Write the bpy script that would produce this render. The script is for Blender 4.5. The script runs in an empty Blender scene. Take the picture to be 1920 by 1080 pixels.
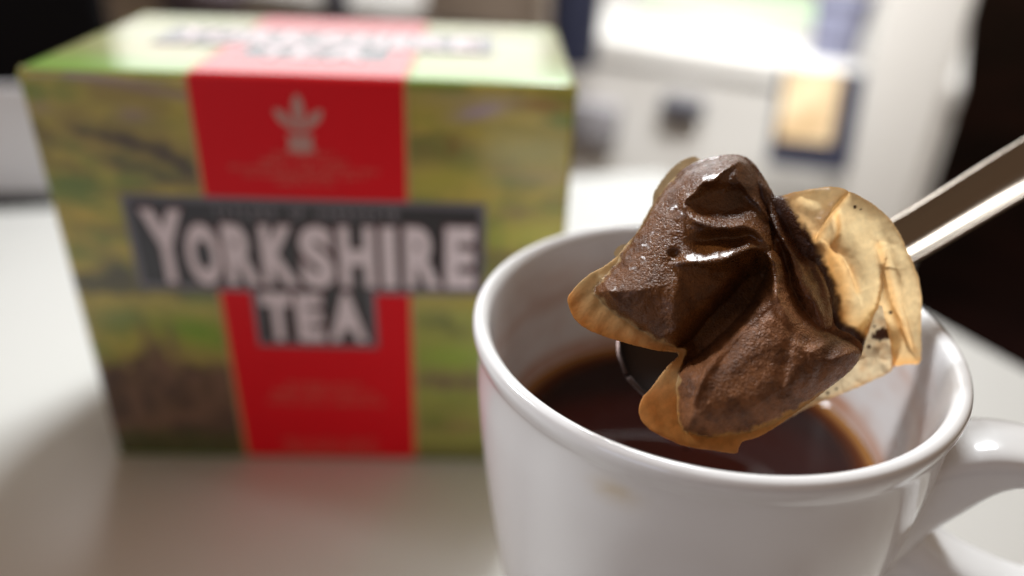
import bpy, bmesh, math, random
import numpy as np
from mathutils import Vector, Matrix, noise as mn

random.seed(3)
S = bpy.context.scene
C = S.collection

# ------------------------------------------------------------------ camera
FPX, PITCH, ROLL, CH = 1453.29, .5023, .0421, .18513
CAMP = np.array([0, 0, CH])
_f = np.array([0, math.cos(PITCH), -math.sin(PITCH)]); _r = np.array([1., 0, 0]); _u = np.cross(_r, _f)
RT = _r*math.cos(ROLL)+_u*math.sin(ROLL); UP = -_r*math.sin(ROLL)+_u*math.cos(ROLL); FW = _f
cam_d = bpy.data.cameras.new('camera'); cam = bpy.data.objects.new('camera', cam_d); C.objects.link(cam)
cam.matrix_world = Matrix([[RT[0], UP[0], -FW[0], 0], [RT[1], UP[1], -FW[1], 0], [RT[2], UP[2], -FW[2], CH], [0, 0, 0, 1]])
cam_d.sensor_width = 36; cam_d.lens = 36*FPX/1920
cam_d.clip_start = .005; cam_d.clip_end = 60
cam_d.dof.use_dof = True; cam_d.dof.focus_distance = .1240; cam_d.dof.aperture_fstop = 5.0
S.camera = cam
S.view_settings.view_transform = 'Standard'; S.view_settings.look = 'None'
S.view_settings.exposure = 0; S.view_settings.gamma = 1

# ------------------------------------------------------------------ light
w = bpy.data.worlds.new('World'); S.world = w; w.use_nodes = True
w.node_tree.nodes['Background'].inputs[0].default_value = (1.0, .68, .45, 1)
w.node_tree.nodes['Background'].inputs[1].default_value = .235

def area(name, loc, target, size, power, color, size_y=None, spread=180):
    l = bpy.data.lights.new(name, 'AREA'); l.energy = power; l.color = color
    l.shape = 'RECTANGLE'; l.size = size; l.size_y = size_y or size; l.spread = math.radians(spread)
    o = bpy.data.objects.new(name, l); C.objects.link(o); o.location = loc
    o.rotation_euler = (Vector(target)-Vector(loc)).to_track_quat('-Z', 'Y').to_euler(); return o
area('ceiling_lamp', (.15, .86, .98), (.02, .2, .05), .24, 15.2, (.95, .985, 1), .20)
area('background_fill', (.14, .36, .64), (.26, .98, -.25), .25, 1.15, (1, .98, .95), .25, 56)  # added unseen lamp, spread narrowed to brighten only the background
area('glare_fill', (-.15, 1.35, .50), (-.1, .3, .15), 1.1, 2.7, (.97, .98, 1), .34)  # added unseen backlight, gives the lid and table their glare
area('mug_fill_spot', (-.62, .34, .66), (.06, .13, .11), .10, .10, (.95, .97, 1), .16, 20)  # added unseen spot, narrowed to the mug rim and inner wall
area('front_fill', (-.42, -.50, .24), (.03, .13, .08), .40, .75, (.60, .75, 1), .34)  # added unseen cool fill, kept low to tint mug and box front

# ------------------------------------------------------------------ helpers
def ray(x, y): return FW+RT*((x-960)/FPX)-UP*((y-540)/FPX)
def at(x, y, d): return CAMP+ray(x, y)*d                       # point seen along a direction at depth d
def at_z(x, y, z):
    r = ray(x, y); return CAMP+r*((z-CH)/r[2])

def mat(name, color=(.8, .8, .8), rough=.5, metal=0, coat=0, attr=None, bump=None, spec=.5, noise_col=None):
    m = bpy.data.materials.new(name); m.use_nodes = True; nt = m.node_tree; b = nt.nodes['Principled BSDF']
    b.inputs['Base Color'].default_value = (*color, 1); b.inputs['Roughness'].default_value = rough
    b.inputs['Metallic'].default_value = metal; b.inputs['Coat Weight'].default_value = coat
    b.inputs['Specular IOR Level'].default_value = spec
    tc = nt.nodes.new('ShaderNodeTexCoord')
    if attr:
        a = nt.nodes.new('ShaderNodeAttribute'); a.attribute_name = attr
        nt.links.new(a.outputs['Color'], b.inputs['Base Color'])
    if noise_col:
        sc, col2, amt = noise_col
        n = nt.nodes.new('ShaderNodeTexNoise'); n.inputs['Scale'].default_value = sc; n.inputs['Detail'].default_value = 6
        rp = nt.nodes.new('ShaderNodeValToRGB'); rp.color_ramp.elements[0].position = .5-amt; rp.color_ramp.elements[1].position = .5+amt
        rp.color_ramp.elements[0].color = (*color, 1); rp.color_ramp.elements[1].color = (*col2, 1)
        nt.links.new(tc.outputs['Object'], n.inputs['Vector']); nt.links.new(n.outputs['Fac'], rp.inputs['Fac'])
        nt.links.new(rp.outputs['Color'], b.inputs['Base Color'])
    if bump:
        sc, st, dist = bump
        n = nt.nodes.new('ShaderNodeTexNoise'); n.inputs['Scale'].default_value = sc; n.inputs['Detail'].default_value = 4
        bp = nt.nodes.new('ShaderNodeBump'); bp.inputs['Strength'].default_value = st; bp.inputs['Distance'].default_value = dist
        nt.links.new(tc.outputs['Object'], n.inputs['Vector']); nt.links.new(n.outputs['Fac'], bp.inputs['Height'])
        nt.links.new(bp.outputs['Normal'], b.inputs['Normal'])
    return m

def empty(name, loc=(0, 0, 0), rot=(0, 0, 0)):
    o = bpy.data.objects.new(name, None); C.objects.link(o); o.location = loc; o.rotation_euler = rot
    o.empty_display_size = .01; return o
def tag(o, label=None, cat=None, group=None, kind=None):
    if label: o['label'] = label
    if cat: o['category'] = cat
    if group: o['group'] = group
    if kind: o['kind'] = kind
    return o
def mesh_obj(name, verts, faces, m, parent=None, smooth=True, cols=None, wet=None):
    me = bpy.data.meshes.new(name)
    me.from_pydata([tuple(v) for v in verts], [], [tuple(int(i) for i in f) for f in faces]); me.validate()
    if cols is not None:
        a = me.color_attributes.new('Col', 'FLOAT_COLOR', 'POINT')
        a.data.foreach_set('color', np.ascontiguousarray(cols, dtype=np.float32).ravel())
    if wet is not None:
        a = me.attributes.new('Wet', 'FLOAT', 'POINT'); a.data.foreach_set('value', np.ascontiguousarray(wet, dtype=np.float32))
    me.materials.append(m)
    if smooth: me.polygons.foreach_set('use_smooth', [True]*len(me.polygons))
    o = bpy.data.objects.new(name, me); C.objects.link(o); o.parent = parent; return o
def from_bm(name, bm, m, parent=None, smooth=False):
    me = bpy.data.meshes.new(name); bmesh.ops.recalc_face_normals(bm, faces=bm.faces); bm.to_mesh(me); bm.free()
    me.materials.append(m)
    if smooth: me.polygons.foreach_set('use_smooth', [True]*len(me.polygons))
    o = bpy.data.objects.new(name, me); C.objects.link(o); o.parent = parent; return o
def box_bm(lo, hi, bev=0, seg=2, bm=None):
    bm = bm or bmesh.new()
    r = bmesh.ops.create_cube(bm, size=1)
    for v in r['verts']:
        v.co = Vector([(lo[i]+hi[i])/2+v.co[i]*(hi[i]-lo[i]) for i in range(3)])
    if bev:
        es = {e for v in r['verts'] for e in v.link_edges}
        bmesh.ops.bevel(bm, geom=list(es), offset=bev, segments=seg, affect='EDGES', profile=.5)
    return bm
def prism(name, pts, z0, z1, m, parent=None, axis='y'):
    """polygon pts in (u,v) extruded from z0 to z1 along the given axis"""
    bm = bmesh.new()
    def P(u, v, t): return (u, t, v) if axis == 'y' else (u, v, t)
    a = [bm.verts.new(P(u, v, z0)) for u, v in pts]; b = [bm.verts.new(P(u, v, z1)) for u, v in pts]
    bm.faces.new(a); bm.faces.new(b[::-1])
    for i in range(len(pts)): bm.faces.new([a[i], a[(i+1) % len(pts)], b[(i+1) % len(pts)], b[i]])
    return from_bm(name, bm, m, parent)

_rs = np.random.RandomState(5)
_tab = _rs.rand(256, 256)
def vnoise(x, y):
    xi = np.floor(x).astype(int); yi = np.floor(y).astype(int); fx = x-xi; fy = y-yi
    fx = fx*fx*fx*(fx*(fx*6-15)+10); fy = fy*fy*fy*(fy*(fy*6-15)+10)
    g = lambda a, b: _tab[a % 256, b % 256]
    return (g(xi, yi)*(1-fx)+g(xi+1, yi)*fx)*(1-fy)+(g(xi, yi+1)*(1-fx)+g(xi+1, yi+1)*fx)*fy
def fbm(x, y, o=4, ox=0):
    s = 0; a = .5; t = 0
    for k in range(o):
        s = s+a*vnoise(x*2**k+17.3*k+ox, y*2**k+9.1*k+ox*1.7); t += a; a *= .5
    return s/t
def sstep(a, b, x):
    t = np.clip((x-a)/(b-a), 0, 1); return t*t*(3-2*t)
def s2l(c):
    c = np.array(c, float)/255; return np.where(c <= .04045, c/12.92, ((c+.055)/1.055)**2.4)
def catmull(pts, n=6, closed=True):
    P = np.array(pts, float); N = len(P); out = []
    for i in range(N if closed else N-1):
        p0, p1, p2, p3 = (P[(i-1) % N], P[i], P[(i+1) % N], P[(i+2) % N]) if closed else (P[max(i-1, 0)], P[i], P[i+1], P[min(i+2, N-1)])
        for t in np.arange(n)/n:
            out.append(.5*((2*p1)+(-p0+p2)*t+(2*p0-5*p1+4*p2-p3)*t*t+(-p0+3*p1-3*p2+p3)*t**3))
    if not closed: out.append(P[-1])
    return np.array(out)

# ------------------------------------------------------------------ materials
M_table = mat('table_laminate', (.80, .80, .77), .33, bump=(900, .04, .0002), spec=.35)
M_white = mat('white_paint', (.80, .79, .76), .5)
M_grey = mat('grey_plastic', (.74, .74, .78), .5)
M_black = mat('black_plastic', (.006, .006, .008), .6, spec=.2)
M_floor = mat('dark_floor', (.003, .002, .003), .8, spec=.05, noise_col=(2.2, (.026, .010, .010), .14))
M_red = mat('print_red', (.72, .004, .012), .40, spec=.22)
M_lidred = mat('lid_print_red', (.60, .006, .012), .32, spec=.5, coat=.5)
M_gold = mat('print_gold', (.55, .30, .12), .35)
M_ink = mat('print_black', (.014, .013, .018), .32, spec=.5, coat=.5)
M_slate = mat('print_slate', (.15, .14, .165), .35, coat=.5)
M_strip = mat('print_grey', (.26, .24, .27), .4)
M_maroon = mat('print_maroon', (.10, .02, .02), .4)
M_letter = mat('print_pale', (.80, .70, .72), .35)
M_crest = mat('print_crest', (.52, .28, .24), .35)
M_faint = mat('print_faint', (.62, .10, .07), .35)

# ------------------------------------------------------------------ the table and the dark room
d_al = np.array([-.4713, .8820]); n_al = np.array([.8820, .4713])
P0 = at_z(1740, 590, 0)[:2]
nearR = P0-d_al*.30
farR = P0+d_al*.215
E_ = at_z(0, 392, 0)[:2]; farL = E_+(E_-farR)*1.2; nearL = nearR-n_al*.95
tb = empty('table', (0, 0, 0)); tag(tb, 'white laminate table top that carries the tea box and the mug', 'table')
q = [farR, nearR, nearL, farL]
bm = bmesh.new()
a = [bm.verts.new((p[0], p[1], 0)) for p in q]; b = [bm.verts.new((p[0], p[1], -.024)) for p in q]
bm.faces.new(a); bm.faces.new(b[::-1])
for i in range(4): bm.faces.new([a[i], a[(i+1) % 4], b[(i+1) % 4], b[i]])
bmesh.ops.recalc_face_normals(bm, faces=bm.faces)
bmesh.ops.bevel(bm, geom=bm.edges[:], offset=.0025, segments=3, affect='EDGES')
from_bm('tabletop', bm, M_table, tb, True)
for p in q:
    cc = np.mean(q, axis=0); pp = p+(cc-p)*.08
    from_bm('leg', box_bm((pp[0]-.02, pp[1]-.02, -.72), (pp[0]+.02, pp[1]+.02, -.0242), .003), M_white, tb)
bm = bmesh.new(); bmesh.ops.create_grid(bm, x_segments=2, y_segments=2, size=6)
for v in bm.verts: v.co += Vector((0, 3, -.722))
tag(from_bm('floor', bm, M_floor), kind='structure')

# ------------------------------------------------------------------ tea box
BW, BH, BD = .150, .13267, .0848
BX = empty('tea_box', (-.1343, .2049, 0), (0, 0, .0398))
tag(BX, 'large landscape printed carton of tea bags with red band, standing behind the white mug', 'tea box')

def blob(u, v, cu, cv, ru, rv, ang=0):
    c, s = math.cos(ang), math.sin(ang); a = (u-cu)*c+(v-cv)*s; b = -(u-cu)*s+(v-cv)*c
    return np.exp(-((a/ru)**2+(b/rv)**2))
def line_blob(u, v, pts, wd):
    d = poly_dist(np.stack([u.ravel(), v.ravel()], -1), np.array(pts, float), False)[0].reshape(u.shape)
    return np.exp(-(d/wd)**2)
def poly_dist(Q, P, closed=True):
    """distance, nearest point, running length to a polyline"""
    N = len(P); best = np.full(len(Q), 1e9); near = np.zeros_like(Q); run = np.zeros(len(Q)); side = np.zeros(len(Q)); L = 0
    for i in range(N if closed else N-1):
        a = P[i]; b = P[(i+1) % N]; ab = b-a; l2 = (ab@ab)+1e-12
        t = np.clip(((Q-a)@ab)/l2, 0, 1); c = a+t[:, None]*ab; d = np.hypot(*(Q-c).T)
        m = d < best; best[m] = d[m]; near[m] = c[m]; run[m] = (L+t*math.sqrt(l2))[m]
        cr = ab[0]*(Q[:, 1]-a[1])-ab[1]*(Q[:, 0]-a[0]); side[m] = np.sign(cr)[m]; L += math.sqrt(l2)
    return best, near, run/L, side
def inside(Q, P):
    r = np.zeros(len(Q), bool); j = len(P)-1
    for i in range(len(P)):
        xi, yi = P[i]; xj, yj = P[j]
        c = ((yi > Q[:, 1]) != (yj > Q[:, 1])) & (Q[:, 0] < (xj-xi)*(Q[:, 1]-yi)/(yj-yi+1e-12)+xi)
        r ^= c; j = i
    return r

def lay(col, m, rgb, k=1):
    return col*(1-np.clip(m*k, 0, 1)[..., None])+np.array(rgb)*np.clip(m*k, 0, 1)[..., None]
def art_front(u, v):
    n1 = fbm(u/22, v/7, 5); n2 = fbm(u/9+5, v/4+3, 4, 3); n3 = fbm(u/30, v/12, 3, 8)
    ol = np.array([.33, .27, .055]); gr = np.array([.13, .20, .035]); ye = np.array([.46, .36, .07]); br = np.array([.17, .10, .06])
    col = np.ones(u.shape+(3,))*ol
    col = lay(col, sstep(.48, .62, n1), gr, .75); col = lay(col, sstep(.5, .64, n2), ye, .55); col = lay(col, sstep(.58, .7, n3), br, .35)
    dk = np.array([.05, .035, .03]); lil = np.array([.30, .20, .26])
    wob = 1.3*(fbm(u/3, v/3, 3, 11)-.5)*4
    for pts, wd, k in (([(13, 117), (19, 115), (26, 114)], 1.8, .9), ([(26, 114), (33, 112), (38, 108), (44, 105)], 2.4, .95), ([(0, 117), (4, 115)], 2.2, .7),
                       ([(20, 108), (28, 106), (36, 102), (44, 101)], 1.7, .65), ([(3, 108), (8, 105), (14, 103)], 1.5, .5), ([(8, 88), (14, 85), (20, 86)], 1.6, .4)):
        col = lay(col, line_blob(u+wob, v+wob*.7, pts, wd), dk, k)
    col = lay(col, line_blob(u, v, [(14, 131.5), (27, 129.5), (44, 126.5)], 1.5), lil*.8, .7)
    col = lay(col, blob(u, v, 29, 121, 4, 2), lil*.8, .6); col = lay(col, blob(u, v, 4, 122, 4, 2), lil*.8, .4)
    col = lay(col, blob(u, v, 10, 100, 12, 3.5, -.15), [.09, .15, .03], .7)
    col = lay(col, blob(u, v, 14, 90, 10, 2.5, .1), [.50, .36, .06], .6)
    # dark tree belt at mid height, green fields, dark village roofs, base
    tb_ = sstep(63, 66, v+wob)*(1-sstep(70.5, 73, v+wob*1.6))*(u < 60); col = lay(col, tb_, [.055, .055, .035], .85)
    col = lay(col, blob(u+wob, v, 14, 73, 5, 5), [.05, .05, .035], .8)
    col = lay(col, blob(u, v, 36, 52, 12, 6.5, -.2), [.13, .25, .02], .95); col = lay(col, blob(u, v, 12, 56, 7, 4), [.17, .22, .06], .8)
    col = lay(col, blob(u, v, 34, 60, 14, 2.2), [.34, .28, .07], .6)
    town = (1-sstep(36, 42, v+wob*1.5-4*blob(u, v, 17, 40, 4, 8)-9*blob(u, v, 22, 45, 2.2, 30)))*(u < 60)
    col = lay(col, town, [.085, .042, .032], .95)
    hs = fbm(np.floor(u/4.2)*3.7, np.floor(v/5)*2.1, 2, 4)
    col = lay(col, town*sstep(.52, .62, hs), [.16, .085, .06], .55); col = lay(col, town*sstep(.5, .3, hs), [.035, .02, .022], .6)
    for cu in (19, 27): col = lay(col, blob(u, v, cu, 46, 1.8, 9), [.14, .09, .05], .8)
    col = lay(col, (1-sstep(9, 14, v+wob))*(u < 60), [.045, .05, .012], .85)
    col = lay(col, blob(u, v, 124, 125, 7, 2.2, .25), [.33, .25, .40], .9); col = lay(col, blob(u, v, 121, 128, 14, 2.5), [.33, .26, .16], .6)
    col = lay(col, blob(u, v, 141, 127, 8, 1.6, .0), [.26, .13, .04], .9); col = lay(col, blob(u+wob, v+wob, 116, 114, 2.6, 3), [.17, .09, .02], .9)
    col = lay(col, blob(u, v, 108, 113, 3, 2.5), [.20, .14, .05], .6)
    col = lay(col, blob(u, v, 114, 105, 14, 4, .3), [.33, .31, .04], .7); col = lay(col, blob(u, v, 136, 113, 14, 5), [.36, .36, .18], .6)
    col = lay(col, blob(u, v, 140, 106, 12, 3), [.34, .26, .18], .5); col = lay(col, blob(u+wob, v, 135, 95, 5, 2.5), [.16, .12, .07], .7)
    col = lay(col, blob(u, v, 140, 88, 14, 4, .1), [.42, .42, .06], .7); col = lay(col, blob(u+wob, v, 134, 80, 8, 3), [.17, .12, .04], .6)
    R = (u > 90)
    col = lay(col, (1-sstep(60, 64, v))*R, [.22, .26, .05], .7)
    col = lay(col, blob(u+wob, v+wob, 113, 56, 8, 3, -.3)*R, [.07, .08, .02], .8); col = lay(col, blob(u, v, 116, 44, 14, 4)*R, [.20, .30, .03], .8)
    col = lay(col, blob(u, v+wob, 116, 34, 18, 3.4)*R, [.12, .06, .05], .9); col = lay(col, blob(u, v, 116, 24, 16, 3.5)*R, [.20, .19, .04], .8)
    col = lay(col, blob(u, v, 114, 15, 16, 4)*R, [.24, .13, .06], .7); col = lay(col, blob(u, v, 110, 17, 5, 4)*R, [.10, .15, .02], .7)
    col = lay(col, (1-sstep(5, 10, v))*R, [.13, .11, .03], .8)
    return np.clip(col*np.array([1.28, 1.28, 1.15]), 0, 1)
def art_top(u, v):
    n1 = fbm(u/18, v/9, 4, 21); n2 = fbm(u/10, v/5, 4, 25)
    col = np.ones(u.shape+(3,))*np.array([.30, .31, .11])
    col = lay(col, sstep(.45, .6, n1), [.33, .40, .12], .7); col = lay(col, sstep(.5, .62, n2), [.5, .45, .22], .5)
    col = lay(col, 1-sstep(9, 26, v+3*n2), [.22, .40, .07], .85)
    col = lay(col, blob(u, v, 27, 30, 9, 5), [.55, .32, .15], .6)
    col = lay(col, blob(u, v, 138, 8, 10, 6), [.3, .42, .16], .6)
    return np.clip(col, 0, 1)

M_art = mat('box_print', (1, 1, 1), .30, attr='Col', spec=.5, coat=.5)
def box_panel(name, nu, nv, P, artf, lu, lv, parent, outward):
    us = np.linspace(0, lu, nu); vs = np.linspace(0, lv, nv); U, V = np.meshgrid(us, vs)
    col = artf(U*1000, V*1000); verts = [P(u, v) for u, v in zip(U.ravel(), V.ravel())]
    f = [(j*nu+i, j*nu+i+1, (j+1)*nu+i+1, (j+1)*nu+i) for j in range(nv-1) for i in range(nu-1)]
    if not outward: f = [x[::-1] for x in f]
    cols = np.c_[col.reshape(-1, 3), np.ones(nu*nv)]
    return mesh_obj(name, verts, f, M_art, parent, True, cols)
bv = .0020
def rnd(t, L):   # small rounding near the panel borders
    e = min(t, L-t); return 0 if e >= bv else bv-math.sqrt(max(bv*bv-(bv-e)**2, 0))
bulge = lambda u, v: .0011*math.sin(math.pi*u/BW)*math.sin(math.pi*v/BH)
front = box_panel('front_panel', 181, 161, lambda u, v: (u, -bulge(u, v)+rnd(v, BH)+rnd(u, BW), v), art_front, BW, BH, BX, True)
topp = box_panel('lid_panel', 151, 91, lambda u, v: (u, v, BH-rnd(v, BD)-rnd(u, BW)), art_top, BW, BD, BX, True)
box_panel('side_panel', 60, 90, lambda u, v: (rnd(v, BH)+rnd(u, BD), u, v), lambda u, v: art_front(u+6, v), BD, BH, BX, False)
box_panel('side_panel', 60, 90, lambda u, v: (BW-rnd(v, BH)-rnd(u, BD), u, v), lambda u, v: art_front(u+60, v), BD, BH, BX, True)
box_panel('back_panel', 90, 80, lambda u, v: (u, BD-rnd(v, BH)-rnd(u, BW), v), art_front, BW, BH, BX, False)
box_panel('base_panel', 20, 12, lambda u, v: (u, v, .0003), art_top, BW, BD, BX, False)

mmm = .001
def decal(name, pts, lvl, m, parent, top=False, th=.00006, n=1):
    """thin printed layer on the front (or lid), following its gentle bulge; pts in mm"""
    P = np.array(pts, float)*mmm; bm = bmesh.new()
    f = bm.faces.new([bm.verts.new((x, 0, y) if not top else (x, y, 0)) for x, y in P])
    if n > 1:
        bmesh.ops.triangulate(bm, faces=bm.faces[:]); bmesh.ops.subdivide_edges(bm, edges=bm.edges[:], cuts=n, use_grid_fill=True)
    r = bmesh.ops.extrude_face_region(bm, geom=bm.faces[:])
    ev = {v for v in r['geom'] if isinstance(v, bmesh.types.BMVert)}
    off = .00012+lvl*.00012
    for v in bm.verts:
        h = off+(th if v in ev else 0)
        if top: v.co.z = BH+h-rnd(min(max(v.co.y, 0), BD), BD)
        else: v.co.y = -bulge(v.co.x, v.co.z)-h+rnd(min(max(v.co.z, 0), BH), BH)
    return from_bm(name, bm, m, parent)
# red band with thin gold border, front and lid
def stripes(x0, x1, z0, z1, step):
    n = max(2, int(round((z1-z0)/step))); zs = np.linspace(z0, z1, n+1)
    return [(x0, z) for z in zs]+[(x1, z) for z in zs[::-1]]
def grid_decal(name, x0, x1, z0, z1, lvl, m, parent, top=False, nx=12, nz=24):
    xs = np.linspace(x0, x1, nx+1)*mmm; zs = np.linspace(z0, z1, nz+1)*mmm
    if top: zs = np.unique(np.r_[zs, np.linspace(0, .0022, 10), np.linspace(BD-.0022, BD, 10)]) if z0 == 0 else zs
    elif z1 > 130: zs = np.unique(np.r_[zs, np.linspace(BH-.0022, BH, 10), np.linspace(0, .0022, 10)])
    off = .00022+lvl*.00012; V = []; F = []
    for z in zs:
        for x in xs:
            V.append((x, z, BH+off-rnd(z, BD)) if top else (x, -bulge(x, z)-off+rnd(z, BH), z))
    nx1 = len(xs)
    for j in range(len(zs)-1):
        for i in range(nx1-1): F.append((j*nx1+i, j*nx1+i+1, (j+1)*nx1+i+1, (j+1)*nx1+i))
    return mesh_obj(name, V, F, m, parent)
rb = grid_decal('red_band', 45.2, 102.9, 0, BH*1000, 1, M_red, BX)
grid_decal('band_border', 44.2, 45.2, 0, BH*1000, 1, M_gold, rb, nx=1); grid_decal('band_border', 102.9, 103.9, 0, BH*1000, 1, M_gold, rb, nx=1)
rt = grid_decal('lid_red_band', 46, 102.9, 0, BD*1000, 1, M_lidred, BX, True)
grid_decal('band_border', 45, 46, 0, BD*1000, 1, M_gold, rt, True, nx=1); grid_decal('band_border', 102.9, 103.9, 0, BD*1000, 1, M_gold, rt, True, nx=1)

def ring(name, outer, inner, lvl, m, parent, top=False):
    pass
def rects_decal(name, rects, lvl, m, parent, top=False):
    off = .00012+lvl*.00012; V = []; F = []
    for x0, x1, z0, z1 in rects:
        b0 = len(V); nx, nz = 30, 8
        for z in np.linspace(z0, z1, nz+1)*mmm:
            for x in np.linspace(x0, x1, nx+1)*mmm: V.append((x, z, BH+off) if top else (x, -bulge(x, z)-off, z))
        for j in range(nz):
            for i in range(nx): F.append((b0+j*(nx+1)+i, b0+j*(nx+1)+i+1, b0+(j+1)*(nx+1)+i+1, b0+(j+1)*(nx+1)+i))
    return mesh_obj(name, V, F, m, parent)
plq = rects_decal('name_plaque', [(21.0, 125.8, 67.2, 97.8), (54.6, 92.3, 47.4, 67.2)], 2.2, M_slate, BX)
rects_decal('plaque_field', [(22.9, 124.0, 69.0, 96.0), (56.4, 90.6, 49.0, 69.0)], 3.4, M_ink, plq)

def glyph_mesh(ch, off):
    cu = bpy.data.curves.new('glyph', 'FONT'); cu.body = ch; cu.size = 1; cu.offset = off; cu.resolution_u = 4; cu.extrude = .002
    ob = bpy.data.objects.new('glyph', cu); C.objects.link(ob)
    me = bpy.data.meshes.new_from_object(ob.evaluated_get(bpy.context.evaluated_depsgraph_get()))
    bpy.data.objects.remove(ob); bpy.data.curves.remove(cu); return me
def put_glyph(name, ch, x0, x1, z0, z1, lvl, m, parent, off, top=False, grow=0):
    me = glyph_mesh(ch, off); V = np.array([v.co[:] for v in me.vertices])
    lo = V.min(0); hi = V.max(0); sp = hi-lo
    x0 -= grow; x1 += grow; z0 -= grow; z1 += grow
    o_ = .00012+lvl*.00012
    for v in me.vertices:
        x = (x0+(v.co.x-lo[0])/sp[0]*(x1-x0))*mmm; z = (z0+(v.co.y-lo[1])/sp[1]*(z1-z0))*mmm; h = o_+(.00005 if v.co.z > 0 else 0)
        v.co = (x, z, BH+h) if top else (x, -bulge(x, z)-h, z)
    me.materials.clear(); me.materials.append(m); me.name = name
    o = bpy.data.objects.new(name, me); C.objects.link(o); o.parent = parent; return o
FRONT_L = [('Y', 25.6, 37.6, 69.6, 93.6), ('O', 37.3, 47.2, 69.2, 89.6), ('R', 48.4, 58.3, 69.7, 89.6), ('K', 59.4, 69.9, 69.7, 89.6),
           ('S', 70.8, 80.6, 69.2, 89.8), ('H', 82.4, 92.9, 69.8, 89.8), ('I', 95.0, 99.3, 69.9, 89.9), ('R', 101.9, 112.5, 70, 90.2),
           ('E', 114.0, 122.8, 70, 90.4), ('T', 57.2, 66.6, 49.9, 67.0), ('E', 67.8, 75.9, 49.9, 67.0), ('A', 77.6, 89.2, 50.0, 67.4)]
for ch, x0, x1, z0, z1 in FRONT_L:
    put_glyph('letter_shadow', ch, x0, x1, z0, z1, 4.4, M_maroon, plq, .085, grow=.75)
    put_glyph('letter', ch, x0, x1, z0, z1, 5.6, M_letter, plq, .055)
x = 47.0
for k, ch in enumerate('TAYLORS OF HARROGATE'):
    if ch != ' ': put_glyph('small_letter', ch, x, x+1.9, 91.6+.02*k, 94.9+.02*k, 4.4, M_strip, plq, .02)
    x += 2.7
# lid plaque and letters
ltp = rects_decal('lid_plaque', [(22, 127, 35, 60), (53, 96, 17.5, 35)], 2.2, M_ink, BX, True)
for ch, x0, x1, z0, z1 in FRONT_L:
    zz = (36.5, 55 if ch != 'Y' else 57.5) if z0 > 60 else (19, 34)
    put_glyph('lid_letter', ch, x0, x1, zz[0], zz[1], 3.6, M_letter, ltp, .055, True)
# three-plume crest with ribbon
def leaf(cx, cz, ang, L, wd):
    pts = []
    for t in np.linspace(0, 1, 9): pts.append((wd*math.sin(math.pi*min(t*.9+.05, 1))**.8*(.55+.6*t), L*t))
    pts = pts+[(-a, b) for a, b in pts[::-1]]
    c, s = math.cos(ang), math.sin(ang); return [(cx+a*c-b*s, cz+a*s+b*c) for a, b in pts]
cr = decal('crest', leaf(74.0, 117.5, 0, 10.5, 2.0), 2.4, M_crest, rb)
decal('plume', leaf(73.2, 117.8, .75, 8.2, 1.7), 2.4, M_crest, cr); decal('plume', leaf(74.8, 117.8, -.75, 8.2, 1.7), 2.4, M_crest, cr)
decal('ribbon', [(70.3, 116.8), (77.7, 116.8), (77.0, 114.2), (78.2, 112.4), (74, 111.6), (69.8, 112.4), (71, 114.2)], 3.4, M_crest, cr)
# fine print: unreadable short dashes in words
def fine(z, x0, x1, h, m, parent, lvl=2.4):
    x = x0; k = 0
    bm = bmesh.new()
    while x < x1-.6:
        wl = random.uniform(.7, 1.15)
        for (a, b, c, d) in ((0, .3, 0, h), (.3, wl, h*random.choice([0, .6]), h*random.choice([.3, .9])+.15)):
            vs = [bm.verts.new(((x+p)*mmm, -bulge((x+p)*mmm, z*mmm)-.00012-lvl*.00012, (z+q_)*mmm)) for p, q_ in ((a, min(c, d)), (b, min(c, d)), (b, max(c, d)+.1), (a, max(c, d)+.1))]
            bm.faces.new(vs)
        x += wl+.35; k += 1
        if k % random.choice([5, 6, 7]) == 0: x += .8
    return from_bm('fine_print', bm, m, parent)
for z, a, b in ((110.6, 66, 84), (108.4, 62.5, 86.5), (106.2, 53.5, 95.5), (104.2, 57, 92), (102.2, 66, 83)): fine(z, a, b, 1.2, M_faint, rb)
for z, a, b, h in ((31.0, 62, 86, 1.9), (27.8, 57, 91.5, 1.9), (24.2, 55, 93.5, 1.9), (7.5, 58, 90, 1.5), (5.0, 59, 89, 1.5), (2.4, 58, 90, 1.5)): fine(z, a, b, h, M_faint, rb)

# ------------------------------------------------------------------ mug
MC = (.0382, .1280)
def lathe(prof, n=128):
    V = []; F = []
    for r, z in prof:
        for k in range(n):
            a = 2*math.pi*k/n; V.append((r*math.cos(a), r*math.sin(a), z))
    m = len(prof)
    for j in range(m-1):
        for k in range(n): F.append((j*n+k, j*n+(k+1) % n, (j+1)*n+(k+1) % n, (j+1)*n+k))
    return V, F
mug = empty('mug', (MC[0], MC[1], 0)); tag(mug, 'white glazed ceramic mug of black tea standing in front of the tea box', 'mug')
M_cer = bpy.data.materials.new('white_glaze'); M_cer.use_nodes = True
nt = M_cer.node_tree; b = nt.nodes['Principled BSDF']
b.inputs['Roughness'].default_value = .13; b.inputs['Coat Weight'].default_value = .35; b.inputs['Coat Roughness'].default_value = .04
at_ = nt.nodes.new('ShaderNodeAttribute'); at_.attribute_name = 'Col'; nt.links.new(at_.outputs['Color'], b.inputs['Base Color'])
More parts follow.
